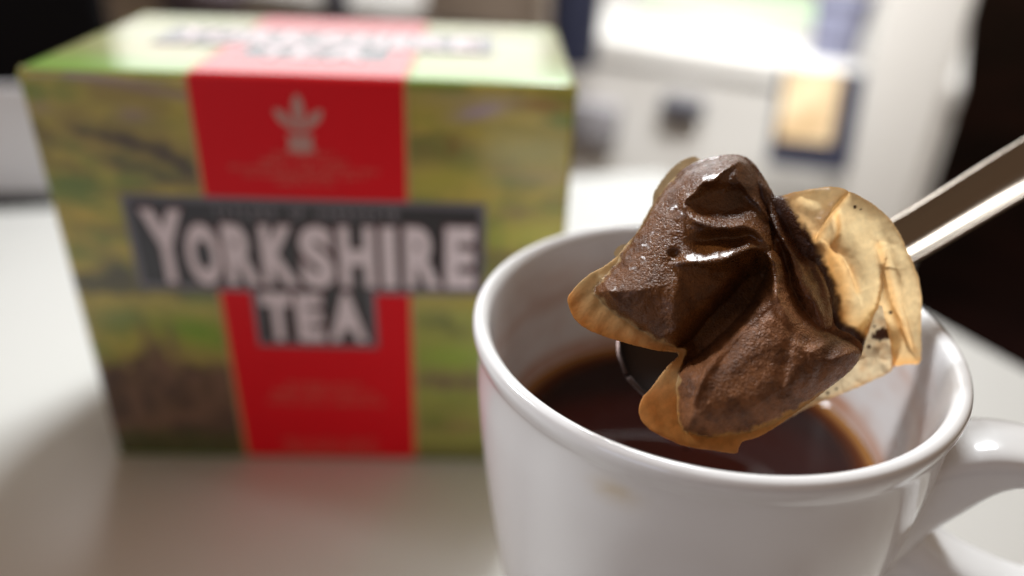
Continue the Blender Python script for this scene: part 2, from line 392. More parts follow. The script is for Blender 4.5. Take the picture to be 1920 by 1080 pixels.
out_p = [(.0, .0022), (.022, .0022), (.0235, .0), (.0262, .0), (.0278, .0022), (.0297, .006), (.0317, .015), (.0338, .025), (.0359, .035), (.0378, .045), (.0394, .055), (.0408, .065), (.0420, .075), (.0430, .085), (.0436, .094),
         (.0437, .1005), (.0438, .1035), (.0440, .1052), (.0444, .1064), (.04475, .1078), (.04475, .1089), (.0443, .1098), (.0433, .1102), (.0425, .1098), (.0418, .1089), (.0414, .1072), (.0410, .104), (.0406, .100), (.0398, .092), (.0390, .085), (.0382, .078), (.0370, .065), (.0352, .05), (.0328, .035), (.030, .022), (.026, .012), (.018, .0075), (0, .0065)]
pr = catmull([(r_*(1+.014*sstep(.02, .1, z_)), z_) for r_, z_ in out_p], 4, False)
V, F = lathe(pr, 160)
Va = np.array(V); nr = len(pr); rim_i = int(np.argmax(pr[:, 1])); ring_id = np.repeat(np.arange(nr), 160)
th = np.arctan2(Va[:, 1], Va[:, 0]); col = np.ones((len(V), 3))*np.array([.80, .80, .80])
inner = ring_id > rim_i
nz = fbm(th*6+30, Va[:, 2]*400, 5, 2); nz2 = fbm(th*2+10, Va[:, 2]*900, 4, 6)
zin = Va[:, 2]
stain = np.clip(.22+1.5*np.clip(nz-.46, 0, 1)+.9*np.clip(nz2-.52, 0, 1), 0, 1)*sstep(.1085, .100, zin)
band_line = np.exp(-((zin-.0805-.0006*np.sin(3*th))/.0022)**2)*.75+np.exp(-((zin-.0965-.001*np.sin(2*th+1)-.003*(nz-.5))/.0012)**2)*.28
stain = np.clip(stain*.42+band_line, 0, 1)*inner
stc = np.array([.52, .27, .17])
col = col*(1-stain[:, None])+stc*stain[:, None]
sp = np.exp(-(((th+2.07)/.075)**2+((Va[:, 2]-.1015)/.0022)**2))*(~inner)*.5*(.6+fbm(th*40, Va[:, 2]*900, 3))
col = col*(1-sp[:, None])+np.array([.62, .48, .26])*sp[:, None]
mesh_obj('mug_body', V, F, M_cer, mug, True, np.c_[col, np.ones(len(V))])
# handle: flat strap swept along an ear-shaped path
path = catmull([(.0414, .0890), (.0475, .0935), (.0560, .0962), (.0680, .0950), (.0790, .0890), (.0835, .0775), (.0795, .0690), (.0690, .0645), (.0580, .0650), (.0480, .0635), (.0400, .0600)], 8, False)
hv = []; hf = []; ns = 28; az = math.radians(-20)
er = np.array([math.cos(az), math.sin(az), 0]); et = np.array([-math.sin(az), math.cos(az), 0]); ez = np.array([0, 0, 1.])
for i, (rr, zz) in enumerate(path):
    t = path[min(i+1, len(path)-1)]-path[max(i-1, 0)]; t = t/np.hypot(*t); nn = np.array([-t[1], t[0]])
    s = i/(len(path)-1); e = max(0, 1-min(s, 1-s)/.25)
    eb = min(1, e*1.6); nn = nn*(1-eb)+np.array([0, math.copysign(1, nn[1])])*eb; nn /= np.hypot(*nn)
    hw = .0066+.0030*e**2; hh = .0032+.0012*e; hi_ = .0032+(.031 if s < .5 else .019)*e**1.8
    for k in range(ns):
        a = 2*math.pi*k/ns; c, sn = math.cos(a), math.sin(a)
        x_ = math.copysign(abs(c)**.6, c)*hw; y_ = math.copysign(abs(sn)**.6, sn)*(hh if sn > 0 else hi_)
        hv.append(er*(rr+nn[0]*y_)+ez*(zz+nn[1]*y_)+et*x_)
for i in range(len(path)-1):
    for k in range(ns): hf.append((i*ns+k, i*ns+(k+1) % ns, (i+1)*ns+(k+1) % ns, (i+1)*ns+k))
mesh_obj('handle', hv, hf, M_cer, mug, True, np.tile([.80, .80, .80, 1], (len(hv), 1)))

# tea in the mug
M_tea = mat('black_tea', (.02, .004, .002), .04, attr='Col', spec=.24)
tp = []
rt_ = .0384
for r_ in np.r_[np.linspace(.0005, .034, 20), np.linspace(.0345, rt_, 16)]:
    tp.append((r_, .0780+.0011*math.exp(-(rt_-r_)/.0009)))
V, F = lathe(tp, 128); F = [f[::-1] for f in F]
rad = np.repeat([p[0] for p in tp], 128)
k = sstep(.0325, .0380, rad)[:, None]; k2 = sstep(.0362, .0380, rad)[:, None]
tc = np.array([.016, .0018, .0010])*(1-k)+np.array([.13, .034, .007])*k; tc = tc*(1-k2)+np.array([.36, .17, .055])*k2
F.append(tuple(range(127, -1, -1)))
ob = mesh_obj('tea', V, F, M_tea, None, True, np.c_[tc, np.ones(len(V))]); ob.location = (MC[0], MC[1], 0)
tag(ob, 'dark reddish brown black tea filling the white mug two thirds', 'tea')

# ------------------------------------------------------------------ spoon
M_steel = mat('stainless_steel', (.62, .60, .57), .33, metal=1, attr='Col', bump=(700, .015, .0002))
spn = empty('teaspoon', tuple(at(1560, 520, .146))); tag(spn, 'stainless steel teaspoon lifting the wet tea bag out of the mug', 'spoon')
spn_o = at(1560, 520, .146)
tip = at(1180, 702, .1365); ctr = at(1345, 622, .1405); neck = at(1560, 515, .1455); h1 = at(1700, 446, .149); h2 = at(1920, 314, .154); h3 = at(2200, 160, .160); h4 = at(2600, -50, .168)
cl = catmull([tip, ctr, neck, h1, h2, h3, h4], 14, False)
seg = np.r_[0, np.cumsum(np.linalg.norm(np.diff(cl, axis=0), axis=1))]; Ls = seg[-1]; s_n = np.interp(seg, [0, seg[28], Ls], [0, seg[28], Ls])
Lb = seg[28]    # bowl length
V = []; F = []; nw = 26; prev = None
ups = np.array([-.10, -.55, .83]); ups /= np.linalg.norm(ups)
for i, P in enumerate(cl):
    t = cl[min(i+1, len(cl)-1)]-cl[max(i-1, 0)]; t /= np.linalg.norm(t)
    sd = np.cross(t, ups); sd /= np.linalg.norm(sd); nn = np.cross(sd, t)
    s = seg[i]
    if s < Lb:
        q_ = s/Lb; wd = .0155*math.sqrt(max(1-((q_-.46)/.46)**2, 0)) if q_ < .46 else .0155*(1-sstep(.46, 1.0, q_)*.76)
        dep = .0095*(math.sin(math.pi*min(q_, 1))**.8)+.0008
    else:
        q_ = (s-Lb)/(Ls-Lb); wd = .0040+.0030*sstep(0, .9, q_)+.0006*math.exp(-q_/.1); dep = .0026
    if i == 0: wd = .0004
    for k in range(nw):
        a = -1+2*k/(nw-1)
        V.append(P+sd*wd*a-nn*dep*(1-a*a)-spn_o)
n1 = nw
for i in range(len(cl)-1):
    for k in range(n1-1): F.append((i*n1+k, i*n1+k+1, (i+1)*n1+k+1, (i+1)*n1+k))
bk_ = 1-sstep(Lb*.55, Lb*1.02, np.repeat(seg, nw))  # steel coloured darker in the bowl, painting in its dark reflection
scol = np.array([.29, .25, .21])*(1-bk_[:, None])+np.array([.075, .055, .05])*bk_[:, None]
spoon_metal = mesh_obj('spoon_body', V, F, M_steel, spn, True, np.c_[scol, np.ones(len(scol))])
so = spoon_metal.modifiers.new('thick', 'SOLIDIFY'); so.thickness = .0008; so.offset = -1
bvm = spoon_metal.modifiers.new('round', 'BEVEL'); bvm.width = .0003; bvm.segments = 2; bvm.limit_method = 'ANGLE'; bvm.angle_limit = math.radians(50)

# ------------------------------------------------------------------ tea bag
def paper_mat(name, trans):
    m = bpy.data.materials.new(name); m.use_nodes = True; nt = m.node_tree; b = nt.nodes['Principled BSDF']; out = nt.nodes['Material Output']
    a = nt.nodes.new('ShaderNodeAttribute'); a.attribute_name = 'Col'          # colour; alpha = amount of tea behind the paper
    tcn = nt.nodes.new('ShaderNodeTexCoord')
    fib = nt.nodes.new('ShaderNodeTexNoise'); fib.inputs['Scale'].default_value = 900; fib.inputs['Detail'].default_value = 5
    nt.links.new(tcn.outputs['Object'], fib.inputs['Vector'])
    mr = nt.nodes.new('ShaderNodeMapRange'); mr.inputs['From Min'].default_value = .35; mr.inputs['From Max'].default_value = .65; mr.inputs['To Min'].default_value = .95; mr.inputs['To Max'].default_value = 1.06
    nt.links.new(fib.outputs['Fac'], mr.inputs['Value'])
    mul = nt.nodes.new('ShaderNodeVectorMath'); mul.operation = 'SCALE'
    nt.links.new(a.outputs['Color'], mul.inputs[0]); nt.links.new(mr.outputs['Result'], mul.inputs['Scale'])
    nt.links.new(mul.outputs['Vector'], b.inputs['Base Color'])
    # wet grains: cells + fine noise, stronger where tea sits behind the paper
    vo = nt.nodes.new('ShaderNodeTexVoronoi'); vo.inputs['Scale'].default_value = 3000; nt.links.new(tcn.outputs['Object'], vo.inputs['Vector'])
    no = nt.nodes.new('ShaderNodeTexNoise'); no.inputs['Scale'].default_value = 1700; no.inputs['Detail'].default_value = 5; nt.links.new(tcn.outputs['Object'], no.inputs['Vector'])
    ad = nt.nodes.new('ShaderNodeMath'); ad.operation = 'MULTIPLY_ADD'; ad.inputs[1].default_value = .5
    nt.links.new(vo.outputs['Distance'], ad.inputs[0]); nt.links.new(no.outputs['Fac'], ad.inputs[2])
    st = nt.nodes.new('ShaderNodeMath'); st.operation = 'MULTIPLY_ADD'; st.inputs[1].default_value = .62; st.inputs[2].default_value = .06
    nt.links.new(a.outputs['Alpha'], st.inputs[0])
    bp = nt.nodes.new('ShaderNodeBump'); bp.inputs['Distance'].default_value = .00040
    nt.links.new(st.outputs['Value'], bp.inputs['Strength']); nt.links.new(ad.outputs['Value'], bp.inputs['Height']); nt.links.new(bp.outputs['Normal'], b.inputs['Normal'])
    rr = nt.nodes.new('ShaderNodeMapRange'); rr.inputs['From Min'].default_value = .4; rr.inputs['From Max'].default_value = .62; rr.inputs['To Min'].default_value = .17; rr.inputs['To Max'].default_value = .42
    nt.links.new(no.outputs['Fac'], rr.inputs['Value'])
    wa = nt.nodes.new('ShaderNodeAttribute'); wa.attribute_name = 'Wet'
    dry = nt.nodes.new('ShaderNodeMapRange'); dry.inputs['To Min'].default_value = .20; dry.inputs['To Max'].default_value = -.06; nt.links.new(wa.outputs['Fac'], dry.inputs['Value'])
    ra = nt.nodes.new('ShaderNodeMath'); ra.operation = 'ADD'; nt.links.new(rr.outputs['Result'], ra.inputs[0]); nt.links.new(dry.outputs['Result'], ra.inputs[1])
    nt.links.new(ra.outputs['Value'], b.inputs['Roughness'])
    cw = nt.nodes.new('ShaderNodeMath'); cw.operation = 'MULTIPLY'; cw.inputs[1].default_value = .50; nt.links.new(wa.outputs['Fac'], cw.inputs[0]); nt.links.new(cw.outputs['Value'], b.inputs['Coat Weight'])
    b.inputs['Specular IOR Level'].default_value = .26
    b.inputs['Coat Weight'].default_value = .15; b.inputs['Coat Roughness'].default_value = .22
    tr = nt.nodes.new('ShaderNodeBsdfTranslucent'); nt.links.new(mul.outputs['Vector'], tr.inputs['Color'])
    mx = nt.nodes.new('ShaderNodeMixShader'); fc = nt.nodes.new('ShaderNodeMapRange')
    fc.inputs['To Min'].default_value = trans; fc.inputs['To Max'].default_value = 0.0; nt.links.new(a.outputs['Alpha'], fc.inputs['Value'])
    nt.links.new(fc.outputs['Result'], mx.inputs['Fac']); nt.links.new(b.outputs['BSDF'], mx.inputs[1]); nt.links.new(tr.outputs['BSDF'], mx.inputs[2])
    nt.links.new(mx.outputs['Shader'], out.inputs['Surface']); return m
M_pouch = paper_mat('wet_tea_pouch', .66); M_paper = paper_mat('wet_filter_paper', .80)

PX = 1/11400.   # sculpting unit in metres along the depth axis
def D0(X, Y): return .1275+(570-Y)*2.6e-5+(X-1400)*1.0e-5
BAGO = at(1400, 570, .1275)
bag = empty('tea_bag', tuple(BAGO)); tag(bag, 'wet used tea bag draped over the teaspoon above the mug, dark tea leaves showing', 'tea bag')

def gs(Q, pts, amp, wl, wr=None, p=2.0, taper=True):
    """ridge (amp>0) or valley along a polyline, different widths on its two sides"""
    d, _, run, side = poly_dist(Q, catmull(pts, 5, False), False); wr = wr or wl
    wdt = np.where(side > 0, wl, wr); k = np.exp(-(d/wdt)**p)
    if taper: k = k*(.25+.75*np.sin(np.pi*np.clip(run, 0, 1))**.6)
    return amp*k
def infl(Q, poly, T, W, pw=2):
    P = catmull(poly, 4); d = poly_dist(Q, P)[0]; d = np.where(inside(Q, P), d, 0)
    t = np.clip(d/W, 0, 1); return T*(1-(1-t)**pw)**(1/pw)
def sheet(name, outline, hf, colf, m, step=2.4, back=None, rough_edge=0, off=0, cat=True, tilt=0, wetf=lambda Q: np.full(len(Q), .35)):
    P = catmull(outline, 6) if cat else np.array(outline, float)
    if rough_edge:
        idx = np.arange(len(P)); P = P+rough_edge*(np.stack([fbm(idx*.9, idx*0+3, 3), fbm(idx*.9, idx*0+40, 3)], -1)-.5)
    lo = P.min(0)-step*2; hi = P.max(0)+step*2
    xs = np.arange(lo[0], hi[0], step); ys = np.arange(lo[1], hi[1], step); X, Y = np.meshgrid(xs, ys)
    Q = np.stack([X.ravel(), Y.ravel()], -1); ins = inside(Q, P); d, near, _, _ = poly_dist(Q, P)
    keep = ins | (d < step*.75); nx = len(xs)
    keepg = keep.reshape(X.shape); edge = (~ins) | (d < step*.35)
    cell = keepg[:-1, :-1] & keepg[1:, :-1] & keepg[:-1, 1:] & keepg[1:, 1:]
    insg = ins.reshape(X.shape); cell &= (insg[:-1, :-1] | insg[1:, :-1] | insg[:-1, 1:] | insg[1:, 1:])
    jj, ii = np.nonzero(cell); F = np.stack([jj*nx+ii, (jj+1)*nx+ii, (jj+1)*nx+ii+1, jj*nx+ii+1], -1)
    used = np.unique(F); mp = -np.ones(len(Q), int); mp[used] = np.arange(len(used)); F = mp[F]
    Qn = np.where((edge & keep)[:, None], near, Q)[used]
    h = hf(Qn); Dd = D0(Qn[:, 0], Qn[:, 1])+off+(Qn[:, 1]-500)*tilt+(tilt > 0)*.0042*sstep(1520, 1440, Qn[:, 0])*sstep(560, 480, Qn[:, 1])-h*PX
    R = FW[None]+RT[None]*((Qn[:, :1]-960)/FPX)-UP[None]*((Qn[:, 1:]-540)/FPX)
    V = CAMP+R*Dd[:, None]-BAGO; col = colf(Qn); wet = wetf(Qn)
    F = F[:, ::-1]
    if back is not None:
        cnt = {}
        for f in F:
            for k in range(4):
                e = (f[k], f[(k+1) % 4]); cnt[e] = 1
        bd = np.zeros(len(Qn), bool)
        for (a_, b_) in cnt:
            if (b_, a_) not in cnt: bd[a_] = bd[b_] = True
        hb = back(Qn); Db = D0(Qn[:, 0], Qn[:, 1])+off+hb*PX
        Vb = CAMP+R*Db[:, None]-BAGO
        new = np.where(bd, np.arange(len(Qn)), -1); ni = np.nonzero(~bd)[0]; new[ni] = len(Qn)+np.arange(len(ni))
        Fb = new[F[:, ::-1]]; V = np.r_[V, Vb[ni]]; F = np.r_[F, Fb]; col = np.r_[col, col[ni]]; wet = np.r_[wet, wet[ni]]
    o = mesh_obj(name, V, F, m, bag, True, col, wet)
    return o

OUT = [(1310, 301), (1345, 292), (1384, 290), (1410, 302), (1430, 328), (1450, 362), (1474, 400), (1500, 437), (1524, 478), (1545, 520), (1558, 560), (1566, 610), (1598, 628), (1618, 652), (1600, 690), (1545, 735), (1495, 772), (1470, 790), (1430, 816), (1395, 828),
       (1386, 838), (1380, 850), (1345, 846), (1290, 838), (1250, 823), (1213, 801), (1198, 775), (1203, 748), (1218, 730), (1250, 688), (1272, 664), (1235, 658), (1190, 648), (1130, 630), (1097, 615), (1077, 598), (1064, 565), (1072, 546), (1102, 516), (1130, 500), (1157, 480), (1176, 456), (1200, 430), (1214, 402), (1232, 372), (1258, 338), (1284, 314)]
A = [(1384, 291), (1418, 325), (1436, 390), (1447, 450), (1436, 500), (1390, 560), (1325, 628), (1285, 652), (1240, 640), (1180, 606), (1125, 560), (1118, 540), (1150, 505), (1180, 455), (1216, 400), (1260, 338), (1310, 304)]
B = [(1410, 468), (1450, 470), (1476, 500), (1500, 560), (1545, 620), (1610, 652), (1600, 690), (1545, 735), (1470, 785), (1400, 808), (1330, 816), (1282, 806), (1272, 770), (1276, 700), (1320, 650), (1385, 570), (1436, 520), (1432, 488)]
T = [(1395, 300), (1430, 335), (1475, 405), (1526, 480), (1556, 560), (1558, 620), (1520, 625), (1478, 560), (1452, 470), (1440, 400)]
ML = [(1078, 595), (1066, 565), (1105, 518), (1122, 520), (1130, 555), (1180, 604), (1250, 648), (1270, 662), (1190, 648), (1098, 615)]
MB = [(1200, 775), (1204, 748), (1252, 688), (1284, 668), (1278, 720), (1276, 800), (1330, 816), (1400, 808), (1470, 788), (1380, 848), (1290, 838), (1214, 800)]
DARK = [(1260, 336), (1310, 296), (1384, 286), (1414, 300), (1436, 332), (1462, 368), (1480, 398), (1506, 434), (1530, 474), (1551, 515), (1566, 556), (1574, 606), (1606, 626), (1622, 652), (1602, 690), (1545, 733), (1490, 768), (1430, 798), (1350, 817), (1285, 808), (1272, 775), (1274, 700), (1288, 658), (1262, 648), (1230, 632), (1180, 604), (1128, 562), (1116, 542), (1148, 505), (1180, 455), (1216, 400)]
def warp(Q, a=9, s=38.):
    return Q+a*np.stack([fbm(Q[:, 0]/s, Q[:, 1]/s, 3, 50)-.5, fbm(Q[:, 0]/s, Q[:, 1]/s, 3, 70)-.5], -1)*2
def ridged(Q, s, o=3, ox=0):
    n = fbm(Q[:, 0]/s, Q[:, 1]/s, o, ox); return 1-np.abs(2*n-1)*2
def h_pouch(Q0):
    Q = warp(Q0, 4, 30)
    h = infl(Q0, OUT, 2, 10)
    hA = infl(Q, A, 92, 120, 2.0); hB = infl(Q, B, 92, 80, 2.2); hT = infl(Q, T, 34, 34, 2)
    # lower-left lobe tips forward a little less than the crown of the fold
    h = h+np.maximum.reduce([hA, hB, hT])
    # --- lobe A: upper facet pressed in below a jagged ridge
    h += gs(Q, [(1392, 296), (1362, 316), (1340, 338), (1316, 346), (1306, 362), (1286, 376), (1284, 392)], 22, 26, 6, 1.4)
    h += gs(Q, [(1287, 384), (1300, 412), (1345, 428), (1395, 424), (1430, 446), (1448, 484), (1446, 525)], 25, 9, 14, 1.7)
    h += -34*np.exp(-(((Q[:, 0]-1358)/54)**2+((Q[:, 1]-380)/33)**2)**2)
    h += gs(Q, [(1384, 338), (1420, 385), (1456, 432), (1482, 480), (1500, 530)], 17, 4, 13, 1.3)
    # hollow between the two lips, and the lower lip with its bright roll
    h += gs(Q, [(1300, 452), (1352, 449), (1402, 446), (1424, 462)], -26, 13, 13)
    h += gs(Q, [(1272, 488), (1320, 492), (1372, 480), (1412, 462), (1438, 478), (1446, 520)], 30, 8, 19, 1.7)
    h += -16*np.exp(-(((Q[:, 0]-1266)/12)**2+((Q[:, 1]-478)/9)**2))
    # deep valley under the roll down to the mouth between A and B
    h += gs(Q, [(1330, 512), (1380, 512), (1412, 505)], -22, 16, 14)
    h += gs(Q, [(1424, 508), (1392, 560), (1345, 612), (1300, 655), (1284, 668)], -150, 30, 24, 2.6)
    h += gs(Q, [(1290, 560), (1310, 590), (1335, 600)], -10, 10, 12)
    h += gs(Q, [(1275, 520), (1262, 560), (1268, 612)], 6, 14, 10)
    # right hand pleats
    h += gs(Q, [(1452, 372), (1472, 425), (1500, 470), (1528, 520), (1548, 580)], -22, 9, 12)
    h += gs(Q, [(1462, 452), (1472, 500), (1484, 556), (1512, 604)], -34, 10, 15)
    h += gs(Q, [(1448, 500), (1460, 560), (1486, 612)], 16, 10, 10)
    h += gs(Q, [(1500, 520), (1530, 575), (1548, 618)], 12, 10, 8)
    h += gs(Q, [(1562, 632), (1520, 660), (1490, 640)], 8, 8, 10)
    # --- lobe B creases
    h += gs(Q, [(1470, 560), (1420, 600), (1365, 660), (1310, 745)], -8, 7, 24, 1.5)
    h += gs(Q, [(1462, 600), (1500, 640), (1512, 700), (1490, 760)], -5, 7, 20, 1.5)
    h += gs(Q, [(1340, 800), (1400, 770), (1480, 720), (1540, 690)], 3, 6, 16, 1.5)
    h += gs(Q, [(1345, 628), (1322, 690), (1304, 745), (1292, 795)], 13, 4, 14, 1.3)
    h += gs(Q, [(1480, 620), (1470, 700), (1450, 760)], -5, 14, 10)
    h += gs(Q, [(1562, 650), (1540, 690), (1520, 735)], -8, 8, 12)
    h += gs(Q, [(1430, 600), (1462, 606), (1470, 640)], 4, 10, 10)
    # seam folded over on the left tip and lower edge
    h += gs(Q0, [(1124, 518), (1142, 548), (1160, 575)], 10, 3, 9, 1.2)
    h += gs(Q0, [(1222, 640), (1250, 628), (1276, 616)], 7, 3, 8, 1.2)
    h += infl(Q0, ML, 1, 5)*.55*np.sin((Q0[:, 0]*.8+Q0[:, 1]*.5)/5.0)*fbm(Q0[:, 0]/20, Q0[:, 1]/20, 2, 90)*2
    h += infl(Q0, MB, 1, 5)*.35*np.sin((Q0[:, 0]*.9-Q0[:, 1]*.2)/5.5)*fbm(Q0[:, 0]/24, Q0[:, 1]/24, 2, 92)*2
    h += gs(Q, [(1203, 760), (1236, 800), (1290, 828), (1370, 838)], 4, 12, 12)
    m = np.clip(h/40, 0, 1)
    h = np.maximum(h, -50)
    h += m*(2.2*(ridged(warp(Q0, 16, 60), 110, 1, 5)-.4)+.7*(ridged(warp(Q0, 14, 30), 34, 1, 9)-.4)+1.1*(fbm(Q0[:, 0]/16, Q0[:, 1]/16, 4, 15)-.5)+1.1*(fbm(Q0[:, 0]/4.5, Q0[:, 1]/4.5, 3, 15)-.5))
    return h
def back_pouch(Q): return infl(Q, OUT, 2, 10)+infl(Q, DARK, 64, 60)
PAP = np.array([.80, .56, .28]); ORG = np.array([.70, .30, .05])
def c_pouch(Q):
    Qw = warp(Q, 7, 14)
    def ins_d(poly, wd):
        P = catmull(poly, 4); d = poly_dist(Qw, P)[0]; return sstep(-wd, wd, np.where(inside(Qw, P), d, -d))
    tea = ins_d(DARK, 3.5)
    n = fbm(Q[:, 0]/30, Q[:, 1]/30, 5, 31); n2 = fbm(Q[:, 0]/7, Q[:, 1]/7, 3, 33); n3 = fbm(Q[:, 0]/110, Q[:, 1]/110, 2, 36)
    ca = np.array([.130, .046, .011]); cb = np.array([.220, .090, .036]); cd = np.array([.070, .026, .010])
    isB = sstep(-8, 12, (Q[:, 0]-1290)*.62+(Q[:, 1]-660)*.78)[:, None]
    dark = ca*(1-isB)+cb*isB
    k = np.clip(sstep(.40, .70, n)*.55+sstep(.5, .7, n2)*.3, 0, 1)[:, None]; dark = dark*(1-k)+cd*k
    # thick dark leaf mass at top facet and right edge
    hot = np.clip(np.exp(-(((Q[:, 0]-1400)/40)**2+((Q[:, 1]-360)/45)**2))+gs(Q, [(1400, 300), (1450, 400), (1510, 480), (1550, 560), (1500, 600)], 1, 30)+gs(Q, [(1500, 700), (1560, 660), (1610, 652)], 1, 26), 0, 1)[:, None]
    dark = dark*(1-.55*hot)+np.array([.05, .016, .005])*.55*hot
    lf = np.exp(-(((Q[:, 0]-1300)/90)**2+((Q[:, 1]-400)/90)**2))[:, None]
    pap = PAP*(.75+.5*n3[:, None]); e = gs(Q, [(1064, 566), (1078, 600), (1130, 632), (1200, 655), (1270, 668)], 1, 26, taper=False)[:, None]
    pap = pap*(1-.75*e)+ORG*.75*e
    e = sstep(690, 760, Q[:, 1])[:, None]; pap = pap*(1-.75*e)+ORG*.75*e
    sn = (.5+.5*np.sin((Q[:, 0]*.5+Q[:, 1]*.86)/4.2+5*n2))[:, None]*.12; pap = pap*(1-sn)
    t = tea[:, None]; c = pap*(1-t)+dark*t
    return np.c_[c, np.clip(.15+tea, 0, 1)]
def w_pouch(Q):
    isB = sstep(-20, 25, (Q[:, 0]-1300)*.66+(Q[:, 1]-640)*.75)
    g = lambda x, y, a, b_: np.exp(-((Q[:, 0]-x)/a)**2-((Q[:, 1]-y)/b_)**2)
    return np.clip((1-isB)*.30+g(1265, 425, 70, 80)+g(1360, 320, 70, 40)+g(1370, 470, 90, 30)+g(1500, 520, 50, 90)*.7+g(1350, 390, 60, 40)*.8+g(1540, 720, 50, 40)*.4, 0, 1)
sheet('pouch', OUT, h_pouch, c_pouch, M_pouch, 2.2, back_pouch, rough_edge=1.5, wetf=w_pouch)

# right-hand paper flap with pleats
FC = [(1425, 345), (1452, 368), (1490, 360), (1530, 353), (1562, 350), (1590, 357), (1640, 385), (1680, 425), (1704, 475), (1722, 520), (1728, 560), (1727, 620), (1728, 660), (1723, 681), (1700, 683), (1673, 684), (1670, 650), (1660, 600), (1652, 572), (1640, 592), (1626, 630), (1614, 662), (1595, 650), (1565, 640), (1530, 625), (1480, 560), (1450, 470), (1425, 400)]
def h_C(Q0):
    Q = warp(Q0, 4, 30)
    h = infl(Q0, FC, 20, 60)-14
    h += gs(Q, [(1590, 358), (1566, 384), (1546, 420), (1524, 456)], 34, 26, 5, 1.3)
    h += gs(Q, [(1566, 396), (1570, 430), (1560, 462)], -12, 9, 8)
    h += 12*np.exp(-(((Q[:, 0]-1532)/15)**2+((Q[:, 1]-476)/19)**2)**2)
    h += gs(Q, [(1556, 462), (1588, 496), (1608, 548)], 20, 4, 20, 1.3)
    h += gs(Q, [(1578, 500), (1582, 560), (1560, 610)], -14, 18, 16)
    h += gs(Q, [(1614, 660), (1632, 610), (1652, 560), (1660, 500)], 30, 26, 5, 1.3)
    h += gs(Q, [(1648, 468), (1668, 540), (1686, 600), (1712, 660)], -18, 5, 14, 1.3)
    h += gs(Q, [(1655, 430), (1676, 500), (1692, 580), (1716, 650)], 9, 12, 8)
    for k, o_ in enumerate((0, 9, 17, 24)):
        h += gs(Q0, [(1676+o_*.5, 560), (1690+o_*.6, 610), (1700+o_*.7, 655)], (3.2, -3.2)[k % 2], 3.6)
    h += gs(Q, [(1480, 372), (1530, 392), (1560, 388)], -8, 16, 16)
    h += gs(Q, [(1560, 560), (1572, 600), (1590, 640)], 8, 8, 10)
    ed = poly_dist(Q0, catmull(FC, 6))[0]; h += 5*np.exp(-ed/9)*(fbm(Q0[:, 0]/12, Q0[:, 1]/12, 2, 4)-.4)
    h += 2*(ridged(warp(Q0, 14, 50), 80, 1, 44)-.4)+.8*(fbm(Q0[:, 0]/12, Q0[:, 1]/12, 3, 45)-.5)
    return h
def c_C(Q):
    n = fbm(Q[:, 0]/45, Q[:, 1]/45, 4, 51)[:, None]; n2 = fbm(Q[:, 0]/6, Q[:, 1]/6, 3, 53)[:, None]
    c = np.ones((len(Q), 3))*np.array([.95, .73, .40]); o = sstep(.5, .7, n); c = c*(1-.08*o)+ORG*.08*o
    st = np.zeros(len(Q))
    for pts, wd, k in (([(1648, 460), (1668, 540), (1684, 600), (1716, 660)], 9, .55), ([(1590, 362), (1560, 400), (1530, 450)], 9, .45), ([(1566, 396), (1572, 430), (1560, 462)], 6, .6),
                       ([(1560, 465), (1576, 520), (1572, 590)], 20, .6), ([(1726, 690), (1700, 690), (1672, 690)], 26, .95), ([(1556, 470), (1566, 560)], 16, .7), ([(1594, 500), (1608, 545)], 7, .5), ([(1672, 684), (1668, 640)], 6, .5)):
        st = np.maximum(st, gs(Q, pts, k, wd, taper=False))
    ed = poly_dist(Q, catmull(FC, 6))[0]; st = np.maximum(st, .30*np.exp(-(ed/5)**2))
    st = st*.8; c = c*(1-st[:, None])+ORG*1.15*st[:, None]
    # leaf dust showing through next to the pouch, and a few specks
    bl = catmull([(1425, 300), (1474, 400), (1524, 478), (1552, 548), (1564, 615), (1612, 650)], 5, False)
    d, _, _, _ = poly_dist(warp(Q, 8, 12), bl, False); am = .6*np.exp(-(d/34)**2)[:, None]; c = c*(1-am)+ORG*1.1*am; t = 1-sstep(3, 15, d+14*(fbm(Q[:, 0]/16, Q[:, 1]/16, 4, 58)-.5))
    Pd = catmull(DARK, 4); Qd = warp(Q, 6, 14); dd = poly_dist(Qd, Pd)[0]; dd = np.where(inside(Qd, Pd), -dd, dd); t = np.maximum(t, 1-sstep(1, 15, dd))
    for sx, sy, r_ in ((1603, 388, 3.2), (1670, 586, 3), (1614, 392, 1.6)): t = np.maximum(t, 1-sstep(r_*.6, r_*1.3, np.hypot(Q[:, 0]-sx, Q[:, 1]-sy)))
    c = c*(1-t[:, None])+np.array([.06, .02, .007])*t[:, None]
    return np.c_[c*(.96+.08*n2), np.clip(t, 0, 1)]
sheet('paper_flap', FC, h_C, c_C, M_paper, 2.2, None, rough_edge=2.5, off=.0006, tilt=5.6e-5)

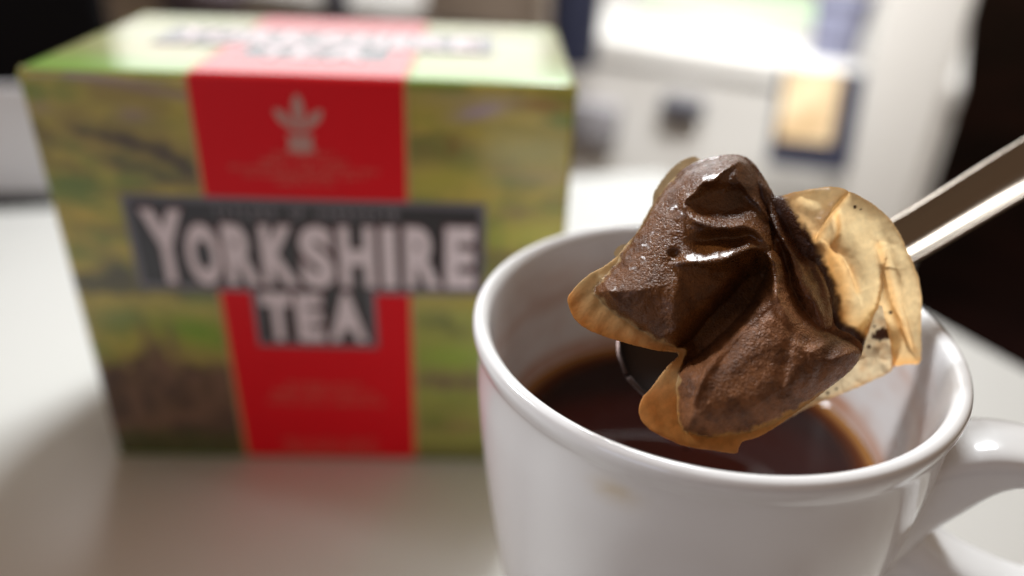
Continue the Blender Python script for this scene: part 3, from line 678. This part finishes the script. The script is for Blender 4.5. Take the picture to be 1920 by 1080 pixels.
# lower sheet behind, with a clump of leaf on it
FD = [(1540, 600), (1600, 580), (1650, 552), (1690, 590), (1686, 640), (1674, 692), (1640, 712), (1600, 730), (1545, 752), (1505, 770), (1470, 790), (1430, 812), (1400, 815), (1400, 740), (1470, 680)]
def h_D(Q):
    h = -22+gs(Q, [(1560, 650), (1620, 680), (1670, 660)], 6, 20)+gs(Q, [(1540, 700), (1500, 760)], 5, 12)+4*(ridged(warp(Q, 10, 40), 40, 3, 61)-.4)
    h += 1.6*np.sin((Q[:, 0]+.5*Q[:, 1])/5.5)*fbm(Q[:, 0]/30, Q[:, 1]/30, 2, 63)
    return h
def c_D(Q):
    n = fbm(Q[:, 0]/30, Q[:, 1]/30, 4, 71)[:, None]
    c = np.ones((len(Q), 3))*np.array([.88, .70, .44]); o = sstep(.45, .7, n); c = c*(1-.3*o)+ORG*.3*o
    ed = poly_dist(Q, catmull(FD, 6))[0]; e = .35*np.exp(-(ed/6)**2)[:, None]; c = c*(1-e)+ORG*e
    Qw = warp(Q, 10, 9)
    t = 1-sstep(.75, 1.1, np.hypot((Qw[:, 0]-1652)/20, (Qw[:, 1]-630)/11)+.5*(fbm(Q[:, 0]/5, Q[:, 1]/5, 3, 77)-.5))
    for sx, sy, r_ in ((1629, 650, 4), (1679, 622, 4), (1552, 737, 3), (1568, 729, 2.4), (1676, 634, 2.6), (1640, 612, 2), (1585, 690, 1.8)): t = np.maximum(t, 1-sstep(r_*.6, r_*1.3, np.hypot(Q[:, 0]-sx, Q[:, 1]-sy)))
    c = c*(1-t[:, None])+np.array([.07, .022, .008])*t[:, None]
    return np.c_[c, np.clip(t, 0, 1)]
sheet('lower_paper', FD, h_D, c_D, M_paper, 2.2, None, rough_edge=2.5, off=.0012, tilt=4.6e-5)
# rear sheet of the bag peeking out along the upper left
FB = [(1330, 300), (1300, 300), (1272, 318), (1244, 345), (1226, 378), (1214, 402), (1200, 425), (1170, 455), (1160, 468), (1180, 500), (1260, 460), (1340, 380), (1440, 372), (1430, 340), (1400, 310)]
FB = [(1380, 304), (1400, 330), (1420, 352), (1420, 380), (1380, 420), (1260, 500), (1176, 500), (1152, 478), (1160, 462), (1184, 452), (1200, 424), (1222, 384), (1226, 362), (1246, 330), (1280, 300), (1310, 296), (1340, 330)]
sheet('rear_paper', FB, lambda Q: -30+5*(ridged(Q, 40, 3, 81)-.4), lambda Q: np.c_[np.ones((len(Q), 3))*np.array([.72, .54, .31])*(.85+.3*fbm(Q[:, 0]/20, Q[:, 1]/20, 3)[:, None]), np.zeros(len(Q))], M_paper, 3, None, rough_edge=2, off=.0012)

# ------------------------------------------------------------------ out-of-focus background
# low counter behind the table
A0 = at_z(1100, 62, 0)[:2]; A1 = at_z(1690, 142, 0)[:2]; dc = (A1-A0)/np.linalg.norm(A1-A0); ncn = np.array([-dc[1], dc[0]])
if ncn[1] < 0: ncn = -ncn
ang = math.atan2(dc[1], dc[0])
cnt = empty('counter', (A1[0], A1[1], 0), (0, 0, ang)); tag(cnt, 'long white counter in the background, beyond the table', 'counter')
L = 2.2
from_bm('counter_front', box_bm((-L, 0, -.72), (.06, .5, -.031), .003), M_white, cnt)
from_bm('worktop', box_bm((-L, -.008, -.03), (.06, .5, 0), .004), M_white, cnt)
def cl_(x, y, z=0):      # pixel on a horizontal level -> counter coordinates
    p = at_z(x, y, z)[:2]-A1; return p@dc, p@ncn
def std(name, label, cat, x, y, w_, d_, h_, m, z=0, bev=.003, group=None):
    """item standing on the counter, front bottom centre seen at pixel x,y"""
    p = at_z(x, y, z); o = empty(name, (p[0], p[1], z), (0, 0, ang)); tag(o, label, cat, group); return o
# door post at the right end
pt = at(1662, 250, .79)
post = from_bm('door_post', box_bm((-.038, -.03, -.722), (.038, .03, 1.1), .008, 3), M_white); post.location = (pt[0], pt[1], 0); post.rotation_euler = (0, 0, ang+.2)
tag(post, 'upright off-white door post at the right of the background', 'door post')
# framed picture
pTL, pTR, pBR, pBL = at(1472, 124, .775), at(1602, 148, .745), at(1564, 325, .765), at(1452, 282, .795)
px_ = (pTR-pTL+pBR-pBL)/2; pz_ = (pTL-pBL+pTR-pBR)/2; wz = np.linalg.norm(pz_); ezz = pz_/wz; px_ = px_-ezz*(px_@ezz); wx = np.linalg.norm(px_); ex = px_/wx; ey = np.cross(ezz, ex); wz *= 1.05
pc = (pTL+pTR+pBR+pBL)/4
pic = empty('tablet'); pic.matrix_world = Matrix([[ex[0], ey[0], ezz[0], pc[0]], [ex[1], ey[1], ezz[1], pc[1]], [ex[2], ey[2], ezz[2], pc[2]], [0, 0, 0, 1]])
tag(pic, 'tan picture in a dark navy frame leaning upright beside the door post', 'picture'); pic.name = 'framed_picture'
M_navy = mat('navy_plastic', (.018, .022, .05), .5); M_tan = mat('tan_print', (.86, .70, .46), .6, noise_col=(22, (.55, .38, .20), .12))
from_bm('frame', box_bm((-wx/2-.004, -.006, -wz/2-.004), (wx/2+.010, .006, wz/2), .004, 3), M_navy, pic)
from_bm('picture', box_bm((-wx/2+.003, -.0085, -wz/2+.022), (wx/2-.008, -.0062, wz/2-.002)), M_tan, pic)

def at_y(x, y, z): return at_z(x, y, z)
def lump(name, label, cat, px, py, D, w_, h_, d_, m, bev, parts=None):
    p = at(px, py, D); o = empty(name, tuple(p), (0, 0, ang)); tag(o, label, cat)
    from_bm('body', box_bm((-w_/2, -d_/2, 0), (w_/2, d_/2, h_), bev, 3), m, o, True)
    return o
M_bei = mat('beige_card', (.42, .34, .27), .6); M_blue = mat('blue_grey', (.24, .25, .36), .6); M_gb = mat('dark_grey', (.07, .07, .09), .5); M_mauve = mat('mauve', (.30, .25, .28), .6)
M_green = mat('pale_green', (.62, .80, .55), .6)

# black screen, upper left: pale box below it on the table
p = at(60, 225, .75)
scr = empty('monitor', tuple(at(30, 150, .82)), (0, 0, .15)); tag(scr, 'large black monitor at the upper left, behind the tea box', 'monitor')
from_bm('screen', box_bm((-.40, -.012, -.16), (.105, .012, .45), .008, 3), M_black, scr)
from_bm('stand', box_bm((-.14, .013, -.62), (-.04, .05, .1), .006, 2), M_black, scr)
p = at_z(30, 366, 0)
gb = empty('folder', (p[0], p[1], 0), (-.12, 0, .12)); tag(gb, 'pale grey folder standing upright on the table at the left edge of the photo', 'folder')
from_bm('cover', box_bm((-.18, 0, .0005), (.047, .003, .064), .001, 2), M_grey, gb, True)
from_bm('cover', box_bm((-.18, .009, .0005), (.047, .012, .063), .001, 2), M_grey, gb, True)
from_bm('spine', box_bm((.0475, 0, .0005), (.0495, .012, .0635), .0006, 2), M_grey, gb, True)

# things on the counter
def pot(name, label, cat, x, y, r, h, m, lip=None, z=0, taper=.85):
    p = at_z(x, y, z); o = empty(name, (p[0], p[1], z)); tag(o, label, cat)
    pr = [(0, 0), (r*taper, 0), (r*taper, .002), (r*(taper+1)/2, h*.5), (r, h), (r*.92, h), (r*.85, h*.6), (r*.7, .006), (0, .006)]
    V, F = lathe(pr, 40); mesh_obj('body', V, F, m, o, True)
    if lip: V, F = lathe([(r*.92, h+.0005), (r*1.04, h+.001), (r*1.04, h+.012), (r*.92, h+.012), (0, h+.012)], 40); mesh_obj('lid', V, F, lip, o, True)
    return o
pot('jar', 'blue-grey jar on the counter just above the framed picture', 'jar', 1560, 105, .030, .055, M_blue, M_blue)
bx = std('carton', 'beige carton on the counter behind the right end of the tea box', 'carton', 920, 52, 0, 0, 0, None)
from_bm('body', box_bm((-.10, 0, .0), (.07, .12, .16), .003), M_bei, bx)
from_bm('flap', box_bm((-.10, -.001, .1603), (.07, .06, .162)), M_bei, bx)
pot('flask', 'navy flask on the counter beside the beige carton', 'flask', 1072, 118, .030, .26, M_navy, M_navy)
pot('bowl', 'mauve grey bowl on the counter behind the tea box, left of centre', 'bowl', 385, 40, .06, .05, M_mauve, None, 0, .5)
pot('bottle', 'small dark bottle on the counter behind the middle of the tea box', 'bottle', 632, 34, .018, .07, M_gb, M_black)
bk = std('paper_stack', 'stack of pale green and white paper on the counter, top right of centre', 'paper', 1370, 55, 0, 0, 0, None)
for k_ in range(5):
    s_ = from_bm('sheet', box_bm((-.14, 0, .0003+.0052*k_), (.14, .20, .0050+.0052*k_), .0006), M_green if k_ == 4 else M_white, bk); s_.rotation_euler = (0, 0, (.03, -.04, .02, .0, -.05)[k_])
# dark handle and grey cloth on the counter front
def front_item(x, y, w_, h_, m, label, name='drawer_handle', cat='handle'):
    r = ray(x, y); O = np.array([A1[0], A1[1], 0]); n3 = np.array([ncn[0], ncn[1], 0]); t = ((O-CAMP)@n3)/(r@n3); P = CAMP+r*t
    o = from_bm(name, box_bm((-w_/2, -.03, -h_/2), (w_/2, -.0005, h_/2), .006, 3), m, cnt, True)
    u = (P-O)@np.array([dc[0], dc[1], 0]); o.location = (u, 0, P[2]); return o
front_item(1286, 195, .050, .022, M_gb, '')
front_item(1120, 225, .065, .055, mat('grey_fabric', (.30, .29, .31), .8), '', 'hanging_cloth')  # patch of grey cloth hanging on the counter front
# back wall of the room far behind, pale
wl = from_bm('wall', box_bm((-3.0, 0, -.72), (0.05, .06, 1.9)), M_white); wl.location = (*(A1+ncn*.56), 0); wl.rotation_euler = (0, 0, ang); tag(wl, 'plain off-white wall behind the counter', 'wall')
